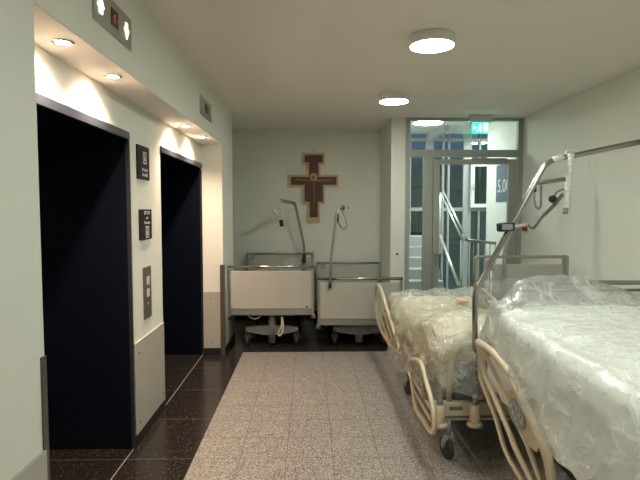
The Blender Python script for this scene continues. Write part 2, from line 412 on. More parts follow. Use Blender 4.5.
# ------------------------------------------------------------------ ceiling lights
def ceiling_light(x, y, lb, z=ZC, m='lamp', r=.155):
    t = empty('ceiling_light', (x, y, z), lb, 'ceiling light', 'round ceiling lights')
    MB().lathe((x, y, z), [(r * .97, 0), (r, -.008), (r, -.062), (r * .985, -.068), (r * .95, -.068)], 48).build('housing', M['lampring'], t)
    MB().lathe((x, y, z), [(r * .94, -.0675), (r * .93, -.071), (r * .6, -.073), (.01, -.074)], 48).build('diffuser', M[m], t)
    return t
pA = at(432, 45, Z=ZC - .06); pB = at(394, 101, Z=ZC - .06)
ceiling_light(pA.x, pA.y, 'larger-looking round white ceiling light, nearer of the two in the corridor')
ceiling_light(pB.x, pB.y, 'round white ceiling light nearer the glass door')
dy = pB.y - pA.y
ceiling_light(pA.x, pA.y - dy, 'round ceiling light overhead, just out of frame above the near bed')
ceiling_light(pA.x, pA.y - 2 * dy, 'round ceiling light behind the viewer')

# ------------------------------------------------------------------ lift indicators, signs, call panel
def arrow_pts(x, yc, zc, w, h, up):
    s = 1 if up else -1
    return [(x, yc - w / 2, zc - s * h * .15), (x, yc, zc + s * h / 2), (x, yc + w / 2, zc - s * h * .15), (x, yc + w * .22, zc - s * h * .15), (x, yc + w * .22, zc - s * h / 2), (x, yc - w * .22, zc - s * h / 2), (x, yc - w * .22, zc - s * h * .15)]
for k, (px0, px1, lb) in enumerate([(93.5, 130.5, 'steel lift indicator above the near lift, arrows lit beside red digit'), (199, 210, 'unlit steel lift indicator panel above the far lift')]):
    y0 = at(px0, 60, X=XO).y; y1 = at(px1, 60, X=XO).y; yc = (y0 + y1) / 2
    t = empty('lift_indicator', (XO, yc, 2.525), lb, 'lift indicator', 'floor indicators above the lifts')
    B(XO, XO + .008, y0, y1, 2.44, 2.605, .002).build('plate', M['steel'], t)
    B(XO + .007, XO + .010, yc - .045, yc + .045, 2.485, 2.565).build('display', M['black'], t)
    aM = (M['arrow'], M['arrowwarm']) if k == 0 else (M['palegrey'], M['palegrey'])
    MB().prism(arrow_pts(XO + .0085, yc - .165, 2.53, .07, .085, True), (.003, 0, 0)).build('up_arrow', aM[0], t)
    MB().prism(arrow_pts(XO + .0085, yc + .165, 2.52, .07, .085, False), (.003, 0, 0)).build('down_arrow', aM[1], t)
    if k == 0:
        text('floor_digit', '5', .055, (XO + .0105, yc - .015, 2.505), (0, 1, 0), (0, 0, 1), M['digit'], t, .0008)

def wall_sign(z0, z1, y0, y1, lb, pict_z, lines):
    t = empty('lift_sign', (XL, (y0 + y1) / 2, z0), lb, 'sign', 'black signs on the lift pillar')
    B(XL, XL + .012, y0, y1, z0, z1, .003).build('plate', M['signdark'], t)
    yc = (y0 + y1) / 2 + .02; X = XL + .0125
    w, h = .075, .085
    fr = MB().box(X, X + .001, yc - w / 2, yc - w / 2 + .01, pict_z, pict_z + h).box(X, X + .001, yc + w / 2 - .01, yc + w / 2, pict_z, pict_z + h)
    fr.box(X, X + .001, yc - w / 2, yc + w / 2, pict_z, pict_z + .01).box(X, X + .001, yc - w / 2, yc + w / 2, pict_z + h - .01, pict_z + h)
    fr.box(X, X + .001, yc - .012, yc + .012, pict_z + .018, pict_z + .05).lathe((X + .0005, yc, pict_z + .062), [(.009, -.0005), (.009, .0005)], 12, 'X')
    fr.build('pictogram', M['lettering'], t)
    for (s, sz, z) in lines:
        text('lettering', s, sz, (X, yc, z), (0, 1, 0), (0, 0, 1), M['lettering'], t, .0006, 'CENTER')
wall_sign(1.815, 2.05, 3.57, 3.83, 'upper black sign with white lift pictogram on the pillar between lifts', 1.925, [('Aufzug im', .033, 1.875), ('Brandfall', .033, 1.838)])
wall_sign(1.39, 1.605, 3.60, 3.86, 'lower black sign with three lines of text above its pictogram', 1.40, [('BETTEN', .036, 1.568), ('und', .030, 1.535), ('Personen', .033, 1.50)])

t = empty('call_panel', (XL, 3.76, .8), 'narrow steel call button panel on the pillar below the signs', 'button panel')
B(XL, XL + .006, 3.665, 3.84, .815, 1.19, .002).build('plate', mat('dull_bronze_steel', (.16, .15, .12), .45, .6), t)
for z in (1.09, 1.0):
    b_ = B(XL + .006, XL + .012, 3.73, 3.785, z - .03, z + .03, .003).build('button', M['palegrey'], t)
MB().lathe((XL + .006, 3.757, .92), [(.012, 0), (.010, .004)], 16, 'X').build('key_switch', M['steel'], t)

# ------------------------------------------------------------------ wooden cross
t = empty('wall_cross', (.06, YB, 1.4), 'stepped wooden cross with gold edge and brown painted centre on back wall', 'cross')
def cross_pts(g, y):
    Z = lambda py: at(313, py, Y=YB).z
    X = lambda px: at(px, 190, Y=YB).x
    L = [(302.8, 153.3), (302.8, 164.7), (307.0, 164.7), (307.0, 175), (289, 175), (289, 187), (302.5, 187), (302.5, 203.7), (307.6, 203.7), (307.6, 222.5)]
    left = [(X(a), Z(b)) for a, b in L]
    cx = X(313.7)
    l2 = []
    sg = [(1, -1), (1, 1), (1, 1), (1, -1), (1, -1), (1, 1), (1, 1), (1, 1), (1, 1), (1, 1)]
    for i, ((x, z), (a, b)) in enumerate(zip(left, sg)):
        l2.append((x + g * a, z + g * b))
    if g: l2[-1] = (l2[-1][0], left[-1][1] + g * 2.6)
    right = [(2 * cx - x, z) for x, z in reversed(l2)]
    return [(x, y, z) for x, z in l2 + right], cx
po, cx = cross_pts(0, YB - .004)
MB().prism(po, (0, -.032, 0)).build('cross_body', M['gold'], t)
pi_, _ = cross_pts(.03, YB - .036)
MB().prism(pi_, (0, -.004, 0)).build('painted_panel', M['icon'], t)
# generic figure, slight relief
fy = YB - .042
z0 = at(313, 175, Y=YB).z
fg = MB()
fg.tube(catmull([(cx, fy, z0 - .10), (cx, fy, z0 - .20), (cx + .004, fy, z0 - .30), (cx, fy, z0 - .45), (cx, fy, z0 - .53)], 5), [.034] * 5 + [.04] * 5 + [.026] * 5 + [.018] * 6, 10, flat=.35)
fg.tube(catmull([(cx - .27, fy, z0 - .065), (cx - .15, fy, z0 - .08), (cx, fy, z0 - .085), (cx + .15, fy, z0 - .08), (cx + .27, fy, z0 - .065)], 5), .011, 8, flat=.5)
fg.lathe((cx, fy - .002, z0 - .035), [(.006, -.012), (.022, -.008), (.026, 0), (.022, .006)], 16, 'Y')
fg.build('figure', M['skin'], t)
MB().lathe((cx, fy + .002, z0 - .03), [(.055, 0), (.055, -.003)], 24, 'Y').build('halo', M['halo'], t)
MB().tube([(cx, YB - .001, at(313, 151, Y=YB).z), (cx, YB - .03, at(313, 151, Y=YB).z)], .008, 8).build('nail', M['guard'], t)

# wall switch and screw, alarm box
p = at(397, 254, Y=YD - .03)
t = empty('wall_switch', (p.x, YD - .03, p.z - .04), 'small square white switch with dark centre on the column beside the door', 'switch')
B(p.x - .042, p.x + .042, YD - .042, YD - .03, p.z - .042, p.z + .042, .004).build('plate', M['white'], t)
B(p.x - .014, p.x + .014, YD - .046, YD - .042, p.z - .014, p.z + .014).build('rocker', M['black'], t)
p = at(348, 208, Y=YB)
tag(MB().lathe((p.x, YB, p.z), [(.012, 0), (.014, -.02), (.02, -.024), (.02, -.032)], 14, 'Y').build('wall_hook', M['steel']), 'tiny metal hook on back wall to the right of the cross', 'hook')
t = empty('fire_alarm_box', (XR, 6.58, 1.33), 'small red fire alarm box on the right wall beside the glass door', 'alarm box')
B(XR - .035, XR, 6.53, 6.63, 1.33, 1.43, .006).build('case', M['red'], t)
B(XR - .038, XR - .035, 6.56, 6.60, 1.36, 1.40).build('button', M['black'], t)

# ------------------------------------------------------------------ glass door in grey frame (door_3)
DX0, DX1 = 1.247, XR
d3 = empty('door_3', ((DX0 + DX1) / 2, YD, 0), kind='structure')
Z = lambda py: at(460, py, Y=YD).z
X = lambda px: at(px, 200, Y=YD).x
fw = .07
y0, y1 = YD - .03, YD + .04
f = MB()
gt = ZC - .035; tb1, tb0 = Z(150), Z(157)
sx0, sx1 = X(423), X(432)
f.box(DX0, X(409.4), y0, y1, 0, ZC).box(X(516), DX1, y0, y1, 0, ZC).box(X(409.4), X(516), y0, y1, gt, ZC)
f.box(X(409.4), X(516), y0, y1, tb0, tb1).box(sx0, sx1, y0, y1, 0, tb0).box(X(409.4), sx0, y0, y1, 0, .12)
f.build('frame', M['frame'], d3)
B(X(409.4), X(516), YD, YD + .01, tb1, gt).build('transom_glass', M['glass'], d3)
B(X(409.4), sx0, YD, YD + .01, .12, tb0).build('sidelight_glass', M['glass'], d3)
lx0, lx1 = sx1 + .006, X(514.5)
g0, g1 = X(438.8), X(507.2); lt = Z(159.5); gtt = Z(164.5)
lf = MB(); a, b = YD - .045, YD + .02
lf.box(lx0, g0, a, b, .01, lt, .002).box(g1, lx1, a, b, .01, lt, .002).box(g0, g1, a, b, gtt, lt, .002).box(g0, g1, a, b, .01, .18, .002)
leaf = lf.build('door_leaf', M['frame'], d3)
B(g0, g1, YD - .015, YD - .005, .18, gtt).build('door_glass', M['glass'], leaf)
hz = Z(254)
h = MB().tube(bend([(lx0 + .04, a, hz), (lx0 + .04, a - .05, hz), (lx0 + .16, a - .05, hz)], .02), .009, 10)
h.box(lx0 + .02, lx0 + .06, a - .008, a, hz - .16, hz + .04, .003)
h.build('handle', M['steel'], leaf)
cl = MB().box(X(487), X(508), y0 - .06, y0, Z(157.5), Z(152.5), .004).box(X(470), X(504), a - .035, a - .01, Z(160.3), Z(158.6), .002)
cl.build('door_closer', M['greyplastic'], d3)
# opening walls over and beside the stairwell
struct('wall_over_door', B(XA, XR, YD + .04, YD + .12, ZC, 3.1), M['wall'])

# exit sign
p0, p1 = at(469.5, 118, Y=6.55), at(491, 118, Y=6.55)
zt = at(480, 122.5, Y=6.55).z
t = empty('exit_sign', ((p0.x + p1.x) / 2, 6.55, zt), 'green and white emergency exit sign hanging from a grey ceiling box', 'exit sign')
B(p0.x, p1.x, 6.51, 6.59, zt, ZC, .004).build('housing', M['palegrey'], t)
e0, e1 = at(472, 128, Y=6.55), at(488.5, 128, Y=6.55); zb = at(480, 133.3, Y=6.55).z
B(e0.x, e1.x, 6.546, 6.554, zb, zt).build('panel', M['exit'], t)
w = e1.x - e0.x; hh = zt - zb; ex, ey = e0.x, 6.5445
sg = MB()
sg.box(ex + w * .70, ex + w * .94, ey - .001, ey, zb + hh * .12, zb + hh * .88)      # doorway
sg.lathe((ex + w * .50, ey, zb + hh * .78), [(hh * .09, 0), (hh * .09, -.001)], 12, 'Y')
for a_, b_ in (((.50, .68), (.46, .42)), ((.46, .42), (.56, .28)), ((.56, .28), (.50, .12)), ((.46, .42), (.38, .26)), ((.38, .26), (.28, .22)), ((.50, .62), (.60, .50)), ((.49, .62), (.38, .54))):
    sg.tube([(ex + w * a_[0], ey, zb + hh * a_[1]), (ex + w * b_[0], ey, zb + hh * b_[1])], hh * .045, 6, flat=.2)
sg.prism([(ex + w * .05, ey, zb + hh * .5), (ex + w * .13, ey, zb + hh * .75), (ex + w * .13, ey, zb + hh * .58), (ex + w * .25, ey, zb + hh * .58), (ex + w * .25, ey, zb + hh * .42), (ex + w * .13, ey, zb + hh * .42), (ex + w * .13, ey, zb + hh * .25)], (0, -.001, 0))
sg.build('pictogram', M['exitwhite'], t)

# ------------------------------------------------------------------ stairwell beyond the door
YF = 9.7
struct('floor_stairwell', B(XA, 4.4, 7.9, YF, -.1, 0).box(XR + .12, 4.4, YD + .1, 7.9, -.1, 0), M['concrete'])
struct('floor_threshold', B(XA + .19, XR, 7.9 - .9, 7.9, 0, .004), M['concrete'])
struct('ceiling_stairwell', B(.6, 4.4, YD + .12, YF, 3.02, 3.1), M['stairwall'])
struct('wall_stairwell_left', MB().box(1.0, 1.245, YB, YF, 0, 3.02).box(XA + .1, 1.245, YD + .12, YB, ZC, 3.02), M['stairwall'])
struct('wall_stairwell_right', B(4.3, 4.4, YD + .1, YF, 0, 3.02), M['stairwall'])
struct('wall_stairwell_pier', B(XR - .003, XR + .125, YD + .045, 8.07, 0, 3.02), M['stairwall'])
lampt = ceiling_light(at(428, 123, Y=8.1).x, 8.1, 'bright round ceiling light seen through the glass over the door', 3.02, 'stairlamp', .24)
ceiling_light(3.4, 8.9, 'round stairwell ceiling light out of sight behind the pier', 3.02, 'stairlamp', .24)

# window wall
wz = lambda py, px=450: at(px, py, Y=YF).z
wx = lambda px: at(px, 200, Y=YF).x
w1 = empty('window_1', (2.3, YF, 0), kind='structure')
f = MB()
for a, b in ((408, 410.5), (425, 432.5), (441.5, 443.5), (447, 449), (462.5, 470.5), (478, 479.5), (488, 491)):
    f.box(wx(a), wx(b), YF - .03, YF + .05, 0, 3.02)
for a, b in ((141.5, 138.5), (211, 207.5), (128, 120)):
    f.box(1.1, 4.35, YF - .022, YF + .045, wz(a), wz(b))
f.box(1.1, 4.35, YF - .022, YF + .045, 0, .08)
f.build('frame', M['sash'], w1)
B(1.1, 4.35, YF + .01, YF + .02, .08, 3.0).build('pane', M['tintglass'], w1)
# open sash with handle, just inside
w2 = empty('window_2', (2.9, YF - .1, 1.6), kind='structure')
sx = (wx(469), wx(488.5)); sz = (wz(207.5, 478), wz(163, 478))
f = MB(); q = .07; ya, yb = YF - .10, YF - .05
f.box(sx[0], sx[0] + q, ya, yb, sz[0], sz[1]).box(sx[1] - q, sx[1], ya, yb, sz[0], sz[1]).box(sx[0] + q, sx[1] - q, ya, yb, sz[0], sz[0] + q).box(sx[0] + q, sx[1] - q, ya, yb, sz[1] - q, sz[1])
f.build('sash', M['white'], w2)
MB().tube(bend([(sx[0] + .035, ya, wz(185)), (sx[0] + .035, ya - .05, wz(185)), (sx[0] + .035, ya - .05, wz(191))], .02), .01, 8).build('handle', M['steel'], w2)
B(sx[0] + q, sx[1] - q, ya + .02, ya + .026, sz[0] + q, sz[1] - q).build('pane', M['tintglass'], w2)
# balcony railing and dark plinth of the house outside the left window
bl = MB()
for i in range(9):
    x = wx(407) + i * .055
    bl.tube([(x, YF + .5, wz(238)), (x, YF + .5, wz(209))], .008, 6)
bl.box(wx(400), wx(432), YF + .48, YF + .52, wz(210), wz(207.5)).box(wx(398), wx(430), YF + .4, YF + .6, 0, wz(233, 415))
tag(bl.build('balcony_railing', M['guard']), 'dark balcony railing outside, seen through the narrow sidelight pane', 'railing')

# flight of stairs
st = MB()
n = 7; ys, zs = 7.5, 0
rise = 1.13 / n; tread = .25
for i in range(n):
    st.box(1.25, 2.10, ys + i * tread, ys + n * tread + .40, i * rise, (i + 1) * rise, 0)
st = st.build('staircase', M['concrete'])
tag(st, 'pale concrete flight of steps climbing away behind the glass door', 'stairs')
hr = empty('stair_handrail', (2.16, 7.5, 0), 'pair of sloping steel handrails beside the pale steps behind the glass', 'handrail')
XH = 2.09
a0, a1 = at(463, 240, X=XH), at(440.5, 193, X=XH)
b0, b1 = at(459, 286, X=XH), at(439.5, 234, X=XH)
for k in (0, .045):
    MB().tube([a0 + Vector((k, 0, k * .5)), a1 + Vector((k, 0, k * .5))], .014, 10).build('rail', M['railsteel'], hr)
MB().tube([b0, b1], .02, 10).build('lower_rail', M['railsteel'], hr)
pl = at(448, 210, X=XH)
MB().tube([(XH, a0.y + .06, 0), (XH, a0.y + .06, a0.z)], .018, 10).build('post', M['railsteel'], hr)
MB().tube([(XH, a1.y, .9), (XH, a1.y, a1.z)], .018, 10).build('post', M['railsteel'], hr)
gr = empty('landing_railing', (2.5, a0.y, 0), 'grey railing with upright bars at the top of the descending stair', 'railing')
gx1 = at(487, 244, Y=a0.y + .05).x; gy = a0.y + .05
MB().tube([(XH + .04, gy, a0.z), (gx1 + .12, gy, a0.z - .05)], .02, 10).build('top_rail', M['steel'], gr)
MB().tube([(XH + .04, gy, .1), (gx1 + .12, gy, .1)], .012, 8).build('bottom_rail', M['steel'], gr)
k = 0; x = XH + .09
while x < gx1 + .12:
    MB().tube([(x, gy, .1), (x, gy, a0.z - .02)], .008, 8).build('baluster', M['steel'], gr); x += .075
# upper flight seen from below through the transom
u0, u1 = at(428, 140, Y=9.0), at(443, 131, Y=8.6)
q0_, q1_ = at(428, 141, Y=9.4), at(444, 130.5, Y=8.7)
tag(MB().prism([q0_, q0_ + Vector((0, 0, .07)), q1_ + Vector((0, 0, .30)), q1_], (.10, .04, 0)).build('stair_stringer', M['concrete']), 'pale sloping underside of the upper flight seen through the transom', 'stringer')

# storey number sign on the stairwell pier
t = empty('storey_sign', (XR, 7.5, 1.72), 'slate blue storey sign reading 5.00 on white stairwell wall', 'sign')
ya, yb = at(497, 180, X=XR).y, 7.0
za, zb = at(497, 202, X=XR).z, at(497, 166, X=XR).z
B(XR - .012, XR - .003, yb, ya, za, zb).build('plate', M['signblue'], t)
text('lettering', '5.00', .27, (XR - .0125, at(498.2, 190, X=XR).y, at(499, 192.5, X=XR).z), (0, -1, 0), (0, 0, 1), M['lettering'], t, .001, sx=1.0)

# ------------------------------------------------------------------ castor helper
def castor(parent, x, y, r=.07, top=.24, ang=0.0, m='greyplastic', name='castor'):
    c_, s_ = math.cos(ang), math.sin(ang)
    ax = Vector((c_, s_, 0)); fwd = Vector((-s_, c_, 0))
    o = Vector((x, y, 0)); hub = o + fwd * .0 + Vector((0, 0, r))
    m1 = MB()
    m1.tube([o + Vector((0, 0, top)) - fwd * .02, o + Vector((0, 0, r * 2 + .015)) - fwd * .02], .014, 10)
    for sgn in (-1, 1):
        m1.tube([o + Vector((0, 0, r * 2 + .02)) - fwd * .02 + ax * .012 * sgn, o + ax * .024 * sgn + Vector((0, 0, r * 1.6)), hub + ax * .024 * sgn], [.02, .018, .016], 8)
    fk = m1.build(name, M[m], parent)
    w = MB(); n = 24; prof = [(r * .82, -.016), (r * .96, -.014), (r, -.005), (r, .005), (r * .96, .014), (r * .82, .016)]
    rings = []
    for rr, hh_ in prof:
        rings.append([w.bm.verts.new(hub + ax * hh_ + (fwd * math.cos(2 * PI * k / n) + Vector((0, 0, 1)) * math.sin(2 * PI * k / n)) * rr) for k in range(n)])
    for i in range(len(rings) - 1):
        for k in range(n):
            q_ = w.bm.faces.new((rings[i][k], rings[i][(k + 1) % n], rings[i + 1][(k + 1) % n], rings[i + 1][k])); q_.smooth = True
    w.bm.faces.new(list(reversed(rings[0]))); w.bm.faces.new(rings[-1])
    w.build('wheel', M['rubber'], fk)
    return fk

# ------------------------------------------------------------------ draped film
def film(name, m, parent, x0, x1, y0, y1, top, hem, seed, nu=110, nv=150, flare=.16, rad=.07, amp=.02, pleat=.03, inset=None):
    W, L = x1 - x0, y1 - y0; D = max(hem(x0, y0), hem(x0, y1), hem(x1, y0), hem(x1, y1), hem(x0, (y0 + y1) / 2))
    bm = bmesh.new(); vs = []
    for j in range(nv + 1):
        row = []
        for i in range(nu + 1):
            s = -W / 2 - D + (W + 2 * D) * i / nu; t_ = -L / 2 - D + (L + 2 * D) * j / nv
            cs = max(-W / 2, min(W / 2, s)); ct = max(-L / 2, min(L / 2, t_))
            ds, dt = s - cs, t_ - ct
            bx, by = (x0 + x1) / 2 + cs, (y0 + y1) / 2 + ct
            ln = (abs(ds) ** 4 + abs(dt) ** 4) ** .25
            h = top(bx, by)
            if ln > 1e-6:
                dn = Vector((ds, dt)).normalized()
                l = ln * hem(bx, by) / D
                if l < rad * PI / 2: out = rad * math.sin(l / rad); dz = rad * (1 - math.cos(l / rad))
                else:
                    rest = l - rad * PI / 2; out = rad + rest * flare; dz = rad + rest
                u = (bx * dn.y - by * dn.x) + math.atan2(dn.y, dn.x) * .35
                pl = pleat * min(1, max(0, (l - rad) / .25))
                out += pl * (math.sin(u * 31 + 2.2 * noise.noise(Vector((u * 4, seed, 0)))) * .5 + noise.noise(Vector((u * 9, dz * 3, seed))) * 1.2)
                P = Vector((bx + dn.x * out, by + dn.y * out, h - dz))
            else:
                P = Vector((bx, by, h))
            q = Vector((P.x * 4.2 + seed, P.y * 3.0, P.z * 3))
            r1 = 1 - abs(noise.noise(q)) * 2; r2 = 1 - abs(noise.noise(q * 2.3 + Vector((5, 3, 1)))) * 2
            dis = amp * (r1 * r1 * .8 + r2 * r2 * .45 + noise.noise(q * .6) * 1.0 - .5)
            nrm = Vector((0, 0, 1)) if ln < 1e-6 else Vector((dn.x, dn.y, max(0, .8 - ln * 3))).normalized()
            P += nrm * dis
            if inset: P.x += inset(P.x, P.y)
            row.append(bm.verts.new(P))
        vs.append(row)
    for j in range(nv):
        for i in range(nu):
            f_ = bm.faces.new((vs[j][i], vs[j][i + 1], vs[j + 1][i + 1], vs[j + 1][i])); f_.smooth = True
    b = MB(); b.bm.free(); b.bm = bm
    return b.build(name, m, parent)

def sstep(a, b, x):
    t = max(0, min(1, (x - a) / (b - a))); return t * t * (3 - 2 * t)

# ------------------------------------------------------------------ alcove beds (steel framed with cream end boards)
def alcove_bed(x0, x1, ztop, zbot, lb, cable, hx1):
    yf, yh = 5.95, 7.62; xc = (x0 + x1) / 2
    zh = ztop + .012
    t = empty('hospital_bed', (xc, (yf + yh) / 2, 0), lb, 'hospital bed', 'steel framed beds in the alcove')
    # foot end
    f = MB().tube([(x0 - .0, yf, ztop - .018), (x1, yf, ztop - .018)], .018, 12)
    fb = f.build('foot_rail', M['chrome'], t)
    f = MB().box(x0 + .002, x0 + .04, yf - .015, yf + .015, zbot, ztop - .03, .004).box(x1 - .04, x1 - .002, yf - .015, yf + .015, zbot, ztop - .03, .004)
    f.box(x0 + .04, x1 - .04, yf - .012, yf + .012, zbot, zbot + .075, .003)
    f.build('foot_frame', M['greytube'], t)
    pn = B(x0 + .034, x1 - .034, yf - .018, yf + .010, zbot + .075, ztop - .065, .004).build('foot_panel', M['panel'], t)
    lx, lz = x1 - .085, zbot + .10
    if cable: MB().prism([(lx - .02, yf - .0185, lz - .008), (lx + .02, yf - .0185, lz - .008), (lx, yf - .0185, lz + .012)], (0, -.001, 0)).build('maker_mark', M['black'], pn)
    for x in (x0 + .01, x1 - .01):
        MB().lathe((x, yf - .01, zbot - .045), [(.02, 0), (.035, .008), (.035, .022), (.02, .03)], 20).build('bumper', M['rubber'], t)
        B(x - .02, x + .02, yf - .02, yf + .04, zbot - .02, zbot + .005, .004).build('corner_bracket', M['chrome'], t)
    # head end
    hx0 = x0 + .01
    f = MB().tube([(hx0, yh, zh - .017), (hx1, yh, zh - .017)], .016, 12).tube([(hx0 + .015, yh, .4), (hx0 + .015, yh, zh - .02)], .018, 10).tube([(hx1 - .015, yh, .4), (hx1 - .015, yh, zh - .02)], .018, 10)
    f.build('head_rail', M['greytube'], t)
    B(hx0 + .035, hx1 - .035, yh - .01, yh + .01, .45, zh - .075, .004).build('head_panel', M['panel'], t)
    MB().box(hx0 + .07, hx0 + .12, yh - .035, yh - .015, zh - .10, zh - .01, .004).build('clip', M['greyplastic'], t)
    # mattress platform
    B(x0 + .05, x1 - .05, yf + .03, yh - .03, zbot + .03, zbot + .08, .01).build('platform', M['greyplastic'], t)
    B(x0 + .06, x1 - .06, yf + .04, yh - .05, zbot + .085, zbot + .24, .04, 3).build('mattress', M['whitecloth'], t)
    for x in (x0 + .03, x1 - .03):
        MB().tube([(x, yf + .03, zbot + .05), (x, yh, zbot + .05)], .016, 8).build('side_bar', M['greytube'], t)
    # pedestal, cross feet
    for y in (yf + .12, yh - .35):
        MB().lathe((xc, y, .03), [(.045, 0), (.045, .28), (.036, .29), (.036, zbot)], 20).build('lift_column', M['pedestal'], t)
        a = MB().prism([(xc - .31, y - .03, .17), (xc - .31, y - .03, .215), (xc - .12, y - .03, .235), (xc + .12, y - .03, .235), (xc + .31, y - .03, .215), (xc + .31, y - .03, .17), (xc + .10, y - .03, .13), (xc - .10, y - .03, .13)], (0, .06, 0))
        a.build('cross_foot', M['pedestal'], t)
        for x in (xc - .29, xc + .29):
            castor(t, x, y, .058, .18, 0, 'rubber')
    MB().box(xc - .03, xc + .03, yf + .16, yh - .35, .13, .19, .01).build('spine', M['pedestal'], t)
    MB().box(xc - .24, xc + .26, yf + .06, yf + .2, zbot - .02, zbot + .03).build('underframe', M['greytube'], t)
    return t, xc, yf, yh
bed1, xc, yf, yh = alcove_bed(-.943, .055, .962, .385, 'steel framed bed with cream foot board, left one in the alcove', True, .06)
ca = MB().tube(catmull([(xc - .28, yf + .05, .37), (xc - .22, yf + .04, .335), (xc - .16, yf + .03, .34), (xc - .12, yf + .04, .375)], 6), .009, 8)
ca.build('cable', M['cord'], bed1)
ca = MB().tube(catmull([(xc + .12, yf + .03, .36), (xc + .12, yf + .0, .26), (xc + .08, yf - .0, .17), (xc + .10, yf, .14), (xc + .13, yf, .19), (xc + .135, yf + .02, .28), (xc + .125, yf + .03, .36)], 6), .010, 8)
ca.build('cable', M['cord'], bed1)
film('plastic_cover', M['film_c'], bed1, -.84, -.05, 6.1, 7.5, lambda x, y: .66 + .27 * math.exp(-((x + .30) / .17) ** 2 - ((y - 7.1) / .3) ** 2), lambda x, y: .12, 3, 50, 60, amp=.012)
bed2, xc2, yf2, yh2 = alcove_bed(.092, 1.085, .822, .262, 'steel framed bed with lower cream foot board, right one in the alcove', False, 1.05)
film('plastic_cover', M['film_c'], bed2, .16, .98, 6.1, 7.5, lambda x, y: .53 + .05 * math.exp(-((x - .4) / .2) ** 2), lambda x, y: .12, 5, 50, 60, amp=.012)

# trapeze poles in the alcove
def A_(x, y, Y): return at(x, y, Y=Y)
yp = 7.55
pts = [A_(304, 285, yp), A_(304, 246, yp), A_(295.3, 204, yp - .12), A_(281, 201, yp - .6)]
pm = MB().tube(bend(pts[:3] + [pts[3]], .06), .019, 12).build('trapeze_pole', M['greytube'], bed1)
MB().tube([A_(304, 263, yp), A_(304, 254, yp)], .026, 12).build('pole_clamp', M['black'], pm)
ye = yp - .6
MB().tube([A_(281, 200.5, ye), A_(294.5, 203.5, yp - .14)], .024, 12).build('arm_sleeve', M['greytube'], pm)
MB().tube(catmull([A_(281.5, 201, ye), A_(276, 206, ye), A_(273.5, 212, ye), A_(278, 219, ye), A_(280.5, 221, ye)], 5), .009, 8).tube([A_(274, 210, ye), A_(278, 216, ye)], .016, 8).tube(bend([A_(281.5, 201, ye), A_(283.5, 218, ye), A_(281, 221, ye)], .02), .006, 8).build('strap', M['palegrey'], pm)
MB().tube([A_(281, 220, ye), A_(282, 226.5, ye)], .028, 10).build('grip', M['black'], pm)

ypf = 5.915
pts = [A_(330, 287, ypf), A_(331, 262, ypf), A_(336.5, 213, ypf + .02), A_(339, 207.5, ypf + .06), A_(342.5, 208.0, ypf + .45)]
pm2 = MB().tube(bend(pts, .03), .015, 12).build('trapeze_pole', M['greytube'], bed2)
MB().tube([A_(330, 288, ypf), A_(330.1, 283, ypf)], .019, 12).build('pole_foot', M['black'], pm2)
MB().lathe(A_(342.5, 208, ypf + .45), [(.012, -.02), (.03, -.01), (.03, .01), (.012, .02)], 14, 'Y').build('end_cap', M['black'], pm2)
chain = catmull([A_(341.5, 209, ypf + .3), A_(345, 218, ypf + .3), A_(347, 226, ypf + .3), A_(343.5, 229, ypf + .3), A_(339, 224, ypf + .2), A_(338, 219, ypf + .15)], 7)
ch = MB()
for i in range(0, len(chain) - 1): ch.tube([chain[i], chain[i] + (chain[i + 1] - chain[i]) * .75], .007, 6)
ch.tube([A_(338.5, 211, ypf + .1), A_(337.5, 222, ypf + .1)], .012, 8)
ch.build('chain', M['guard'], pm2)

AX0, AX1, AY0, AY1 = .78, 1.64, 3.21, 5.05
def topA(x, y):
    h = .80 + .10 * math.exp(-((y - 3.6) / .35) ** 2) + .045 * sstep(4.5, 5.0, y) - .05 * math.exp(-((y - 4.45) / .2) ** 2)
    e_ = min(x - AX0, AX1 - x); h -= .12 * math.exp(-e_ / .10) * (1 if y < 4.8 else .4)
    h += .04 * noise.noise(Vector((x * 3, y * 2.5, 1.7)))
    return h
# ------------------------------------------------------------------ bed A : beige bed under yellowed film, nearest the aisle
AX0, AX1, AY0, AY1 = .78, 1.64, 3.21, 5.05
bA = empty('hospital_bed', (1.2, 4.1, 0), 'beige hospital bed under crumpled yellowish plastic, upright pole at its corner', 'hospital bed')
e = MB().box(AX0, AX1, AY0, AY0 + .06, .255, .375, .012)
eb = e.build('end_bar', M['beige'], bA)
MB().box(AX0 + .03, AX1 - .03, AY0 - .004, AY0 + .01, .275, .29).box(.89, .975, AY0 - .003, AY0 + .01, .325, .35, .004).build('slot', M['strap'], eb)
MB().lathe((1.19, AY0 - .001, .30), [(.016, 0), (.016, -.006)], 16, 'Y').build('cap', M['black'], eb)
for x in (.825, 1.048, 1.40, 1.60):
    so = MB().lathe((x, AY0 - .02, .245), [(.032, 0), (.034, .01), (.032, .125), (.024, .128)], 20).build('pole_socket', M['beige'], bA)
    MB().lathe((x, AY0 - .02, .225), [(.035, 0), (.048, .006), (.05, .015), (.046, .026), (.034, .03)], 24).build('bumper_ring', M['beige'], so)
MB().lathe((.825, AY0 - .02, .372), [(.02, 0), (.022, .03), (.012, .034)], 16).build('socket_cap', M['greyplastic'], bA)
B(1.075, 1.16, AY0 + .0, AY0 + .05, .385, .42, .01).build('lever', M['red'], bA)
MB().box(AX0 + .07, AX0 + .13, AY0 + .06, AY1 - .05, .24, .31, .01).box(AX1 - .13, AX1 - .07, AY0 + .06, AY1 - .05, .24, .31, .01).box(AX0 + .13, AX1 - .13, 4.3, 4.38, .24, .30).build('chassis', M['greyplastic'], bA)
B(AX0 + .06, AX1 - .06, AY0 + .10, AY1 - .03, .34, .42, .01).build('platform', M['greytube'], bA)
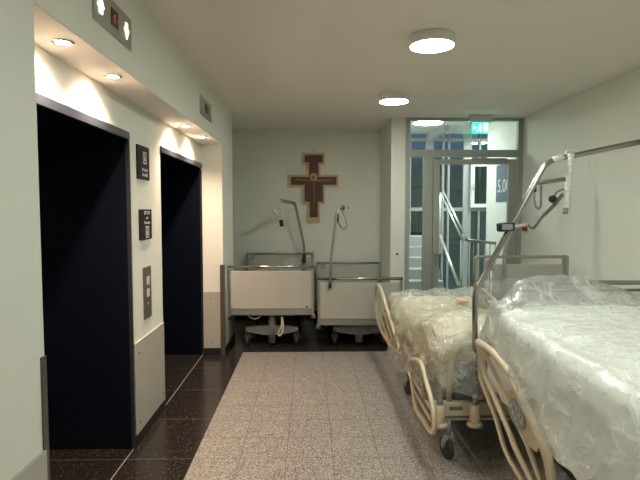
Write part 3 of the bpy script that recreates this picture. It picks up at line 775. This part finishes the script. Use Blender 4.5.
for (x, y) in ((.885, 3.235), (.86, 4.40), (1.56, 3.235), (1.56, 4.40)):
    castor(bA, x, y, .072, .26, .25)
# headboard loop and blue grey panel at the near end
MB().tube(bend([(.895, AY0 + .035, .36), (.90, AY0 + .035, .60), (.95, AY0 + .035, .745), (1.46, AY0 + .035, .745), (1.51, AY0 + .035, .6), (1.515, AY0 + .035, .36)], .08), .02, 12).build('head_loop', M['beige'], bA)
B(.93, 1.48, AY0 + .025, AY0 + .045, .385, .64, .009).build('head_panel', M['bluegrey'], bA)
B(AX0 + .08, AX1 - .08, AY0 + .10, AY1 - .05, .42, .66, .06, 3).build('mattress', M['cream'], bA)
film('bedding', M['cream'], bA, AX0 + .14, AX1 - .14, AY0 + .18, AY1 - .16, lambda x, y: topA(x, y) - .045 - .02 * abs(noise.noise(Vector((x * 6, y * 6, 1)))), lambda x, y: .22, 51, 70, 110, flare=.1, rad=.08, amp=.02, pleat=.03)
pil = MB().box(.96, 1.46, 3.45, 4.0, .665, .78, .05, 4)
pil.build('pillow', M['cream'], bA)
B(.92, 1.50, 4.45, 4.95, .665, .72, .025, 3).build('blanket', M['cream'], bA)
b_ = B(1.33, 1.42, 4.52, 4.66, .775, .80, .01).build('ribbon', M['pink'], bA)
XA_ = .735
def rp(X, *pp): return [at(x, y, X=X) for x, y in pp]
rl = MB().tube(catmull(rp(XA_, (376, 289), (380, 287), (388, 312), (395, 334), (399, 346), (397, 352), (389, 343), (380, 327), (376, 308)), 5, True), .016, 10, True)
rl.tube(rp(XA_, (379, 296), (393, 341)), .012, 8).tube(rp(XA_, (377, 309), (390, 343)), .011, 8)
rl.build('foot_side_rail', M['beige'], bA)
rl = MB().tube(catmull(rp(XA_, (409, 362), (412, 382), (415.6, 407), (423, 420), (430, 431), (434, 430), (433, 408), (427, 384), (420, 362)), 5, True), .015, 10, True)
rl.tube(rp(XA_, (411, 374), (431, 409.6)), .010, 8).tube(rp(XA_, (414, 390), (431, 421)), .010, 8)
rl.build('head_side_rail', M['beige'], bA)
# upright trapeze pole
Yp = 3.19
base = Vector((1.048, Yp, .35)); top_ = Vector((at(475, 292, Y=Yp).x, Yp, at(475, 292, Y=Yp).z))
b1_ = at(547, 161, Y=Yp); b2_ = at(642, 141.5, Y=Yp); b3_ = b1_ + (b2_ - b1_) * 1.35
pole = MB().tube(bend([base, top_, b1_, b3_], .065, 6), .0175, 14).build('trapeze_pole', M['chrome'], bA)
MB().tube([base + Vector((0, 0, 0)), base + Vector((0, 0, .09))], .024, 14).build('pole_collar', M['chrome'], pole)
MB().tube([b1_ + (b2_ - b1_) * .05, b1_ + (b2_ - b1_) * .17], .0195, 12).build('tape_band', M['white'], pole)
cc = at(505, 227, Y=Yp)
cl = B(cc.x - .045, cc.x + .05, Yp - .035, Yp + .03, cc.z - .027, cc.z + .027, .008, rotz=0, tilt=Matrix.Rotation(R(-4), 4, 'Y')).build('clamp', M['black'], pole)
B(cc.x - .032, cc.x + .035, Yp - .039, Yp - .034, cc.z - .015, cc.z + .018, .002).build('clamp_plate', M['greyplastic'], cl)
g0_, g1_ = at(571.5, 154, Y=Yp - .03), at(566, 208, Y=Yp - .03)
gr_ = MB()
gd = (g1_ - g0_); nr = 9
gpts = []; grr = []
for i in range(nr * 6 + 1):
    q_ = i / (nr * 6); gpts.append(g0_ + gd * q_); grr.append(.019 + .002 * math.cos(q_ * nr * 2 * PI))
gr_.tube(gpts, grr, 14)
grip = gr_.build('grip', M['white'], pole)
MB().tube([g1_, at(565, 214, Y=Yp - .03)], .016, 12).build('grip_tip', M['greyplastic'], grip)
MB().lathe(at(569, 155, Y=Yp) + Vector((0, 0, .01)), [(.022, -.012), (.026, 0), (.022, .012)], 14, 'Y').build('grip_hook', M['palegrey'], grip)
s_ = at
stp = catmull([s_(512, 227, Y=Yp), s_(526, 224.5, Y=Yp - .02), s_(533, 228, Y=Yp - .02), s_(543, 216, Y=Yp - .02), s_(553, 206, Y=Yp - .02), s_(563, 194, Y=Yp - .03)], 7)
MB().tube(stp, [.006] * 14 + [.009] * 8 + [.013] * (len(stp) - 22), 10, flat=.45).build('strap', M['strap'], pole)
MB().tube([s_(514, 227, Y=Yp - .02), s_(527, 224.5, Y=Yp - .02)], .011, 10).build('strap_sleeve', M['palegrey'], pole)
MB().tube(bend([s_(553, 200, Y=Yp - .03), s_(556, 192, Y=Yp - .03), s_(564, 189, Y=Yp - .03)], .02), .009, 8, flat=.5).build('upper_strap', M['strap'], pole)
MB().lathe(s_(552.5, 199, Y=Yp - .03), [(.008, -.02), (.021, -.015), (.023, 0), (.021, .012), (.008, .016)], 16, 'Y').build('knob', M['black'], pole)
# cover
def hemA(x, y):
    h = .43 + .06 * noise.noise(Vector((x * 3, y * 3, 4)))
    if y < 3.4: h += .07 * sstep(.8, 1.3, x) - .03
    h -= .13 * sstep(4.4, 5.0, y)
    return h
film('plastic_cover', M['film_a'], bA, AX0 + .04, AX1 - .05, AY0 + .05, AY1 - .08, topA, hemA, 11, 150, 230, flare=.13, rad=.06, amp=.03, pleat=.04)

# ------------------------------------------------------------------ bed B : near bed under milky white film
BX0, BX1, BY0, BY1 = 1.02, 2.02, .75, 3.0
bB = empty('hospital_bed', (1.5, 1.9, 0), 'high hospital bed under milky white plastic, nearest the viewer at right', 'hospital bed')
B(BX0 + .14, BX1 - .08, BY0 + .1, BY1 - .2, .60, .93, .06, 3).build('mattress', M['whitecloth'], bB)
B(BX0 + .10, BX1 - .08, BY0 + .15, BY1 - .1, .50, .58, .01).build('platform', M['greytube'], bB)
MB().box(1.30, 1.38, BY0 + .2, BY1 - .3, .26, .34, .01).box(1.70, 1.78, BY0 + .2, BY1 - .3, .26, .34, .01).build('chassis', M['rubber'], bB)
for y in (1.2, 2.5):
    MB().box(1.32, 1.76, y - .05, y + .05, .34, .50, .01).build('lift_arm', M['rubber'], bB)
for (x, y) in ((1.34, 1.0), (1.74, 1.0), (1.34, 2.6), (1.74, 2.6)):
    castor(bB, x, y, .07, .27)
# headboard rail
hz1 = 1.165
MB().tube(bend([(1.22, BY1 + .045, .55), (1.22, BY1 + .045, hz1), (2.12, BY1 + .045, hz1), (2.12, BY1 + .045, .55)], .06), .014, 12).tube([(1.22, BY1 + .045, hz1 - .045), (2.12, BY1 + .045, hz1 - .045)], .009, 10).build('head_rail', M['steel'], bB)
for x in (1.25, 2.05):
    MB().box(x - .02, x + .02, BY1 - .2, BY1 + .05, .52, .56).build('head_bracket', M['greytube'], bB)
# side rail (sloping with the raised back rest)
XB = .965
rl = MB()
rl.tube(catmull(rp(XB, (478, 342), (480, 362), (481.5, 380), (495.5, 417), (507, 454), (530, 492), (541, 508)), 5), .0125, 10)
rl.tube(catmull(rp(XB, (478, 342), (483, 366), (487, 380), (509, 431), (516, 449), (537, 491), (546, 506)), 5), .0145, 10)
rl.tube(catmull(rp(XB, (478, 342), (489, 362), (498, 380), (510, 406), (524, 436), (544, 490), (550, 502)), 5), .012, 10)
rl.tube(catmull(rp(XB, (478, 342), (492, 352), (508, 371), (520, 394), (532, 422), (544, 447), (550, 470), (552, 490), (546, 510), (536, 504)), 5), .020, 12)
rail = rl.build('side_rail', M['beige'], bB)
pn = rp(XB - .006, (505, 392), (513, 389), (519, 394), (531, 421), (541, 444), (536, 452), (522, 440), (508, 408))
MB().prism(pn, (.014, 0, 0)).build('rail_panel', M['beige'], rail)
ov = []
c0 = at(517, 414, X=XB - .008)
u_ = (at(523, 430, X=XB - .008) - at(511, 399, X=XB - .008)) * .5; v_ = (at(523, 411, X=XB - .008) - at(512, 418, X=XB - .008)) * .5
for k in range(28):
    a = 2 * PI * k / 28; ov.append(c0 + u_ * math.cos(a) + v_ * math.sin(a))
kp = MB().prism(ov, (-.004, 0, 0)).build('keypad', M['greyplastic'], rail)
kb = MB()
for i in (-.6, -.2, .2, .6):
    for j in (-.35, .35):
        q_ = c0 + u_ * i + v_ * j; kb.lathe((q_.x - .004, q_.y, q_.z), [(.013, 0), (.010, -.003)], 10, 'X')
kb.build('keypad_buttons', M['palegrey'], kp)
def topB(x, y):
    base = 1.068 + .025 * sstep(2.3, 2.9, y) - .03 * sstep(2.0, .9, y)
    e_ = max(0, min(x - BX0 + .04, BX1 - x)); base -= .10 * math.exp(-e_ / .07)
    base += .012 * noise.noise(Vector((x * 3, y * 3, 8))) 
    rx = x
    prof = [(1.05, 1.04), (1.15, 1.13), (1.22, 1.185), (1.34, 1.215), (1.50, 1.215), (1.62, 1.20), (1.80, 1.155), (1.92, 1.11), (2.1, 1.05)]
    rz = prof[0][1]
    for (a, za_), (b, zb_) in zip(prof, prof[1:]):
        if rx >= a: rz = za_ + (zb_ - za_) * min(1, (rx - a) / (b - a))
    w = sstep(2.78, 2.98, y)
    return base + (max(base, rz) - base) * w
def hemB(x, y):
    h = .24 + .14 * sstep(2.85, 1.8, y) + .03 * noise.noise(Vector((x * 4, y * 4, 2)))
    if y > 2.9: h = .30
    return h
def topBin(x, y):
    h = 1.035 + .03 * sstep(2.2, 2.8, y) - .03 * sstep(2.0, .9, y)
    e_ = max(0, min(x - 1.10, 2.0 - x)); h -= .05 * math.exp(-e_ / .06)
    return h + .006 * math.sin(y * 90) * sstep(1.14, 1.3, x)
film('bedding', M['whitecloth'], bB, 1.11, 1.96, BY0 + .05, 2.84, topBin, lambda x, y: .44 + .0 * y, 41, 90, 240, flare=.12, rad=.07, amp=.008, pleat=.012)
film('plastic_cover', M['film_b'], bB, BX0 + .05, BX1 - .03, BY0, BY1 - .02, topB, hemB, 21, 170, 300, flare=.30, rad=.07, amp=.014, pleat=.02, inset=lambda x, y: .05 * sstep(2.55, 2.95, y) * sstep(1.3, 1.0, x))

# ------------------------------------------------------------------ bed C : behind, against the right wall
CX0, CX1, CY0, CY1 = 1.70, 2.64, 3.35, 5.2
bC = empty('hospital_bed', (2.15, 4.3, 0), 'grey railed bed against right wall, its head board near the glass door', 'hospital bed')
zt_ = 1.125
MB().tube(bend([(1.69, CY1, .35), (1.69, CY1, zt_), (2.63, CY1, zt_), (2.63, CY1, .35)], .02, 3), .017, 12).build('head_rail', M['steel'], bC)
MB().tube([(2.60, CY1 + .01, zt_ - .01), (2.60, CY1 + .01, .4)], .022, 10).build('head_post', M['greytube'], bC)
B(1.86, 2.58, CY1 - .01, CY1 + .012, .55, 1.05, .006).build('head_panel', M['panel'], bC)
MB().lathe((at(494, 257, Y=CY1).x, CY1 - .02, zt_), [(.02, -.015), (.024, 0), (.02, .012)], 14, 'Y').build('rail_knob', M['black'], bC)
hp = MB().box(1.765, 1.845, CY1 - .05, CY1 - .02, .99, 1.10, .008)
hp.tube(catmull([(1.805, CY1 - .035, 1.0), (1.80, CY1 - .035, .94), (1.79, CY1 - .035, .90), (1.775, CY1 - .035, .93)], 5), .008, 8)
hp.build('hand_control', M['greyplastic'], bC)
B(CX0 + .04, CX1 - .06, CY0 + .1, CY1 - .06, .50, .70, .05, 3).build('mattress', M['whitecloth'], bC)
B(CX0 + .05, CX1 - .06, CY0 + .1, CY1 - .05, .40, .47, .01).build('platform', M['greytube'], bC)
MB().box(1.85, 1.92, CY0 + .1, CY1 - .1, .22, .30).box(2.42, 2.49, CY0 + .1, CY1 - .1, .22, .30).box(1.92, 2.42, 4.2, 4.3, .24, .40).build('chassis', M['greytube'], bC)
for (x, y) in ((1.88, 3.55), (2.46, 3.55), (1.88, 5.0), (2.46, 5.0)):
    castor(bC, x, y, .07, .26)
XC = 1.69
MB().tube(catmull(rp(XC, (476, 284), (480, 287), (494, 299), (497, 306), (490, 308), (479, 298), (475, 290)), 5, True), .014, 10, True).build('side_rail', M['beige'], bC)
film('plastic_cover', M['film_c'], bC, CX0 + .05, CX1 - .06, CY0 + .1, CY1 - .1,
     lambda x, y: .78 + .16 * math.exp(-((y - 4.9) / .35) ** 2) * (1 - .5 * sstep(2.2, 2.6, x)) + .03 * noise.noise(Vector((x * 3, y * 3, 3))), lambda x, y: .28, 31, 90, 120, flare=.08, rad=.06, amp=.025)
# second, thinner pole with hook
Yq = 5.14
q0 = at(504, 300, Y=Yq); q1 = at(503.7, 248, Y=Yq); q1b = at(508.5, 233, Y=Yq); q2 = at(534, 185, Y=Yq - .05); q3 = at(566, 179, Y=Yq - .1)
pc = MB().tube(bend([q0, q1, q2], .1), .014, 12).build('trapeze_pole', M['steel'], bC)
MB().tube([at(533, 183.5, Y=Yq - .05), q3], .021, 12).build('arm', M['greytube'], pc)
hy = Yq - .07
MB().tube(bend([at(533, 185, Y=hy), at(534.5, 204, Y=hy), at(537.5, 209.5, Y=hy), at(541, 207, Y=hy), at(541, 185, Y=hy)], .04), .012, 10).build('hook', M['greyplastic'], pc)
B(at(531, 190, Y=hy).x - .015, at(531, 190, Y=hy).x + .05, hy - .02, hy + .02, at(531, 190, Y=hy).z - .02, at(531, 188, Y=hy).z + .02, .008).build('hook_bracket', M['black'], pc)

# ------------------------------------------------------------------ world & view
w = bpy.data.worlds.new('night_sky'); S.world = w; w.use_nodes = True
nt = w.node_tree; bg = nt.nodes['Background']; bg.inputs[1].default_value = .9
tc = N(nt, 'ShaderNodeTexCoord'); sp = N(nt, 'ShaderNodeSeparateXYZ'); nt.links.new(tc.outputs['Generated'], sp.inputs[0])
cr = N(nt, 'ShaderNodeValToRGB'); nt.links.new(sp.outputs[2], cr.inputs[0]); nt.links.new(cr.outputs[0], bg.inputs[0])
cr.color_ramp.elements[0].position = .07; cr.color_ramp.elements[0].color = (.034, .044, .043, 1)
cr.color_ramp.elements[1].position = .12; cr.color_ramp.elements[1].color = (.042, .070, .125, 1)
S.view_settings.view_transform = 'Standard'; S.view_settings.look = 'None'
S.view_settings.exposure = 1.35; S.view_settings.gamma = 1; S.view_settings.use_curve_mapping = False
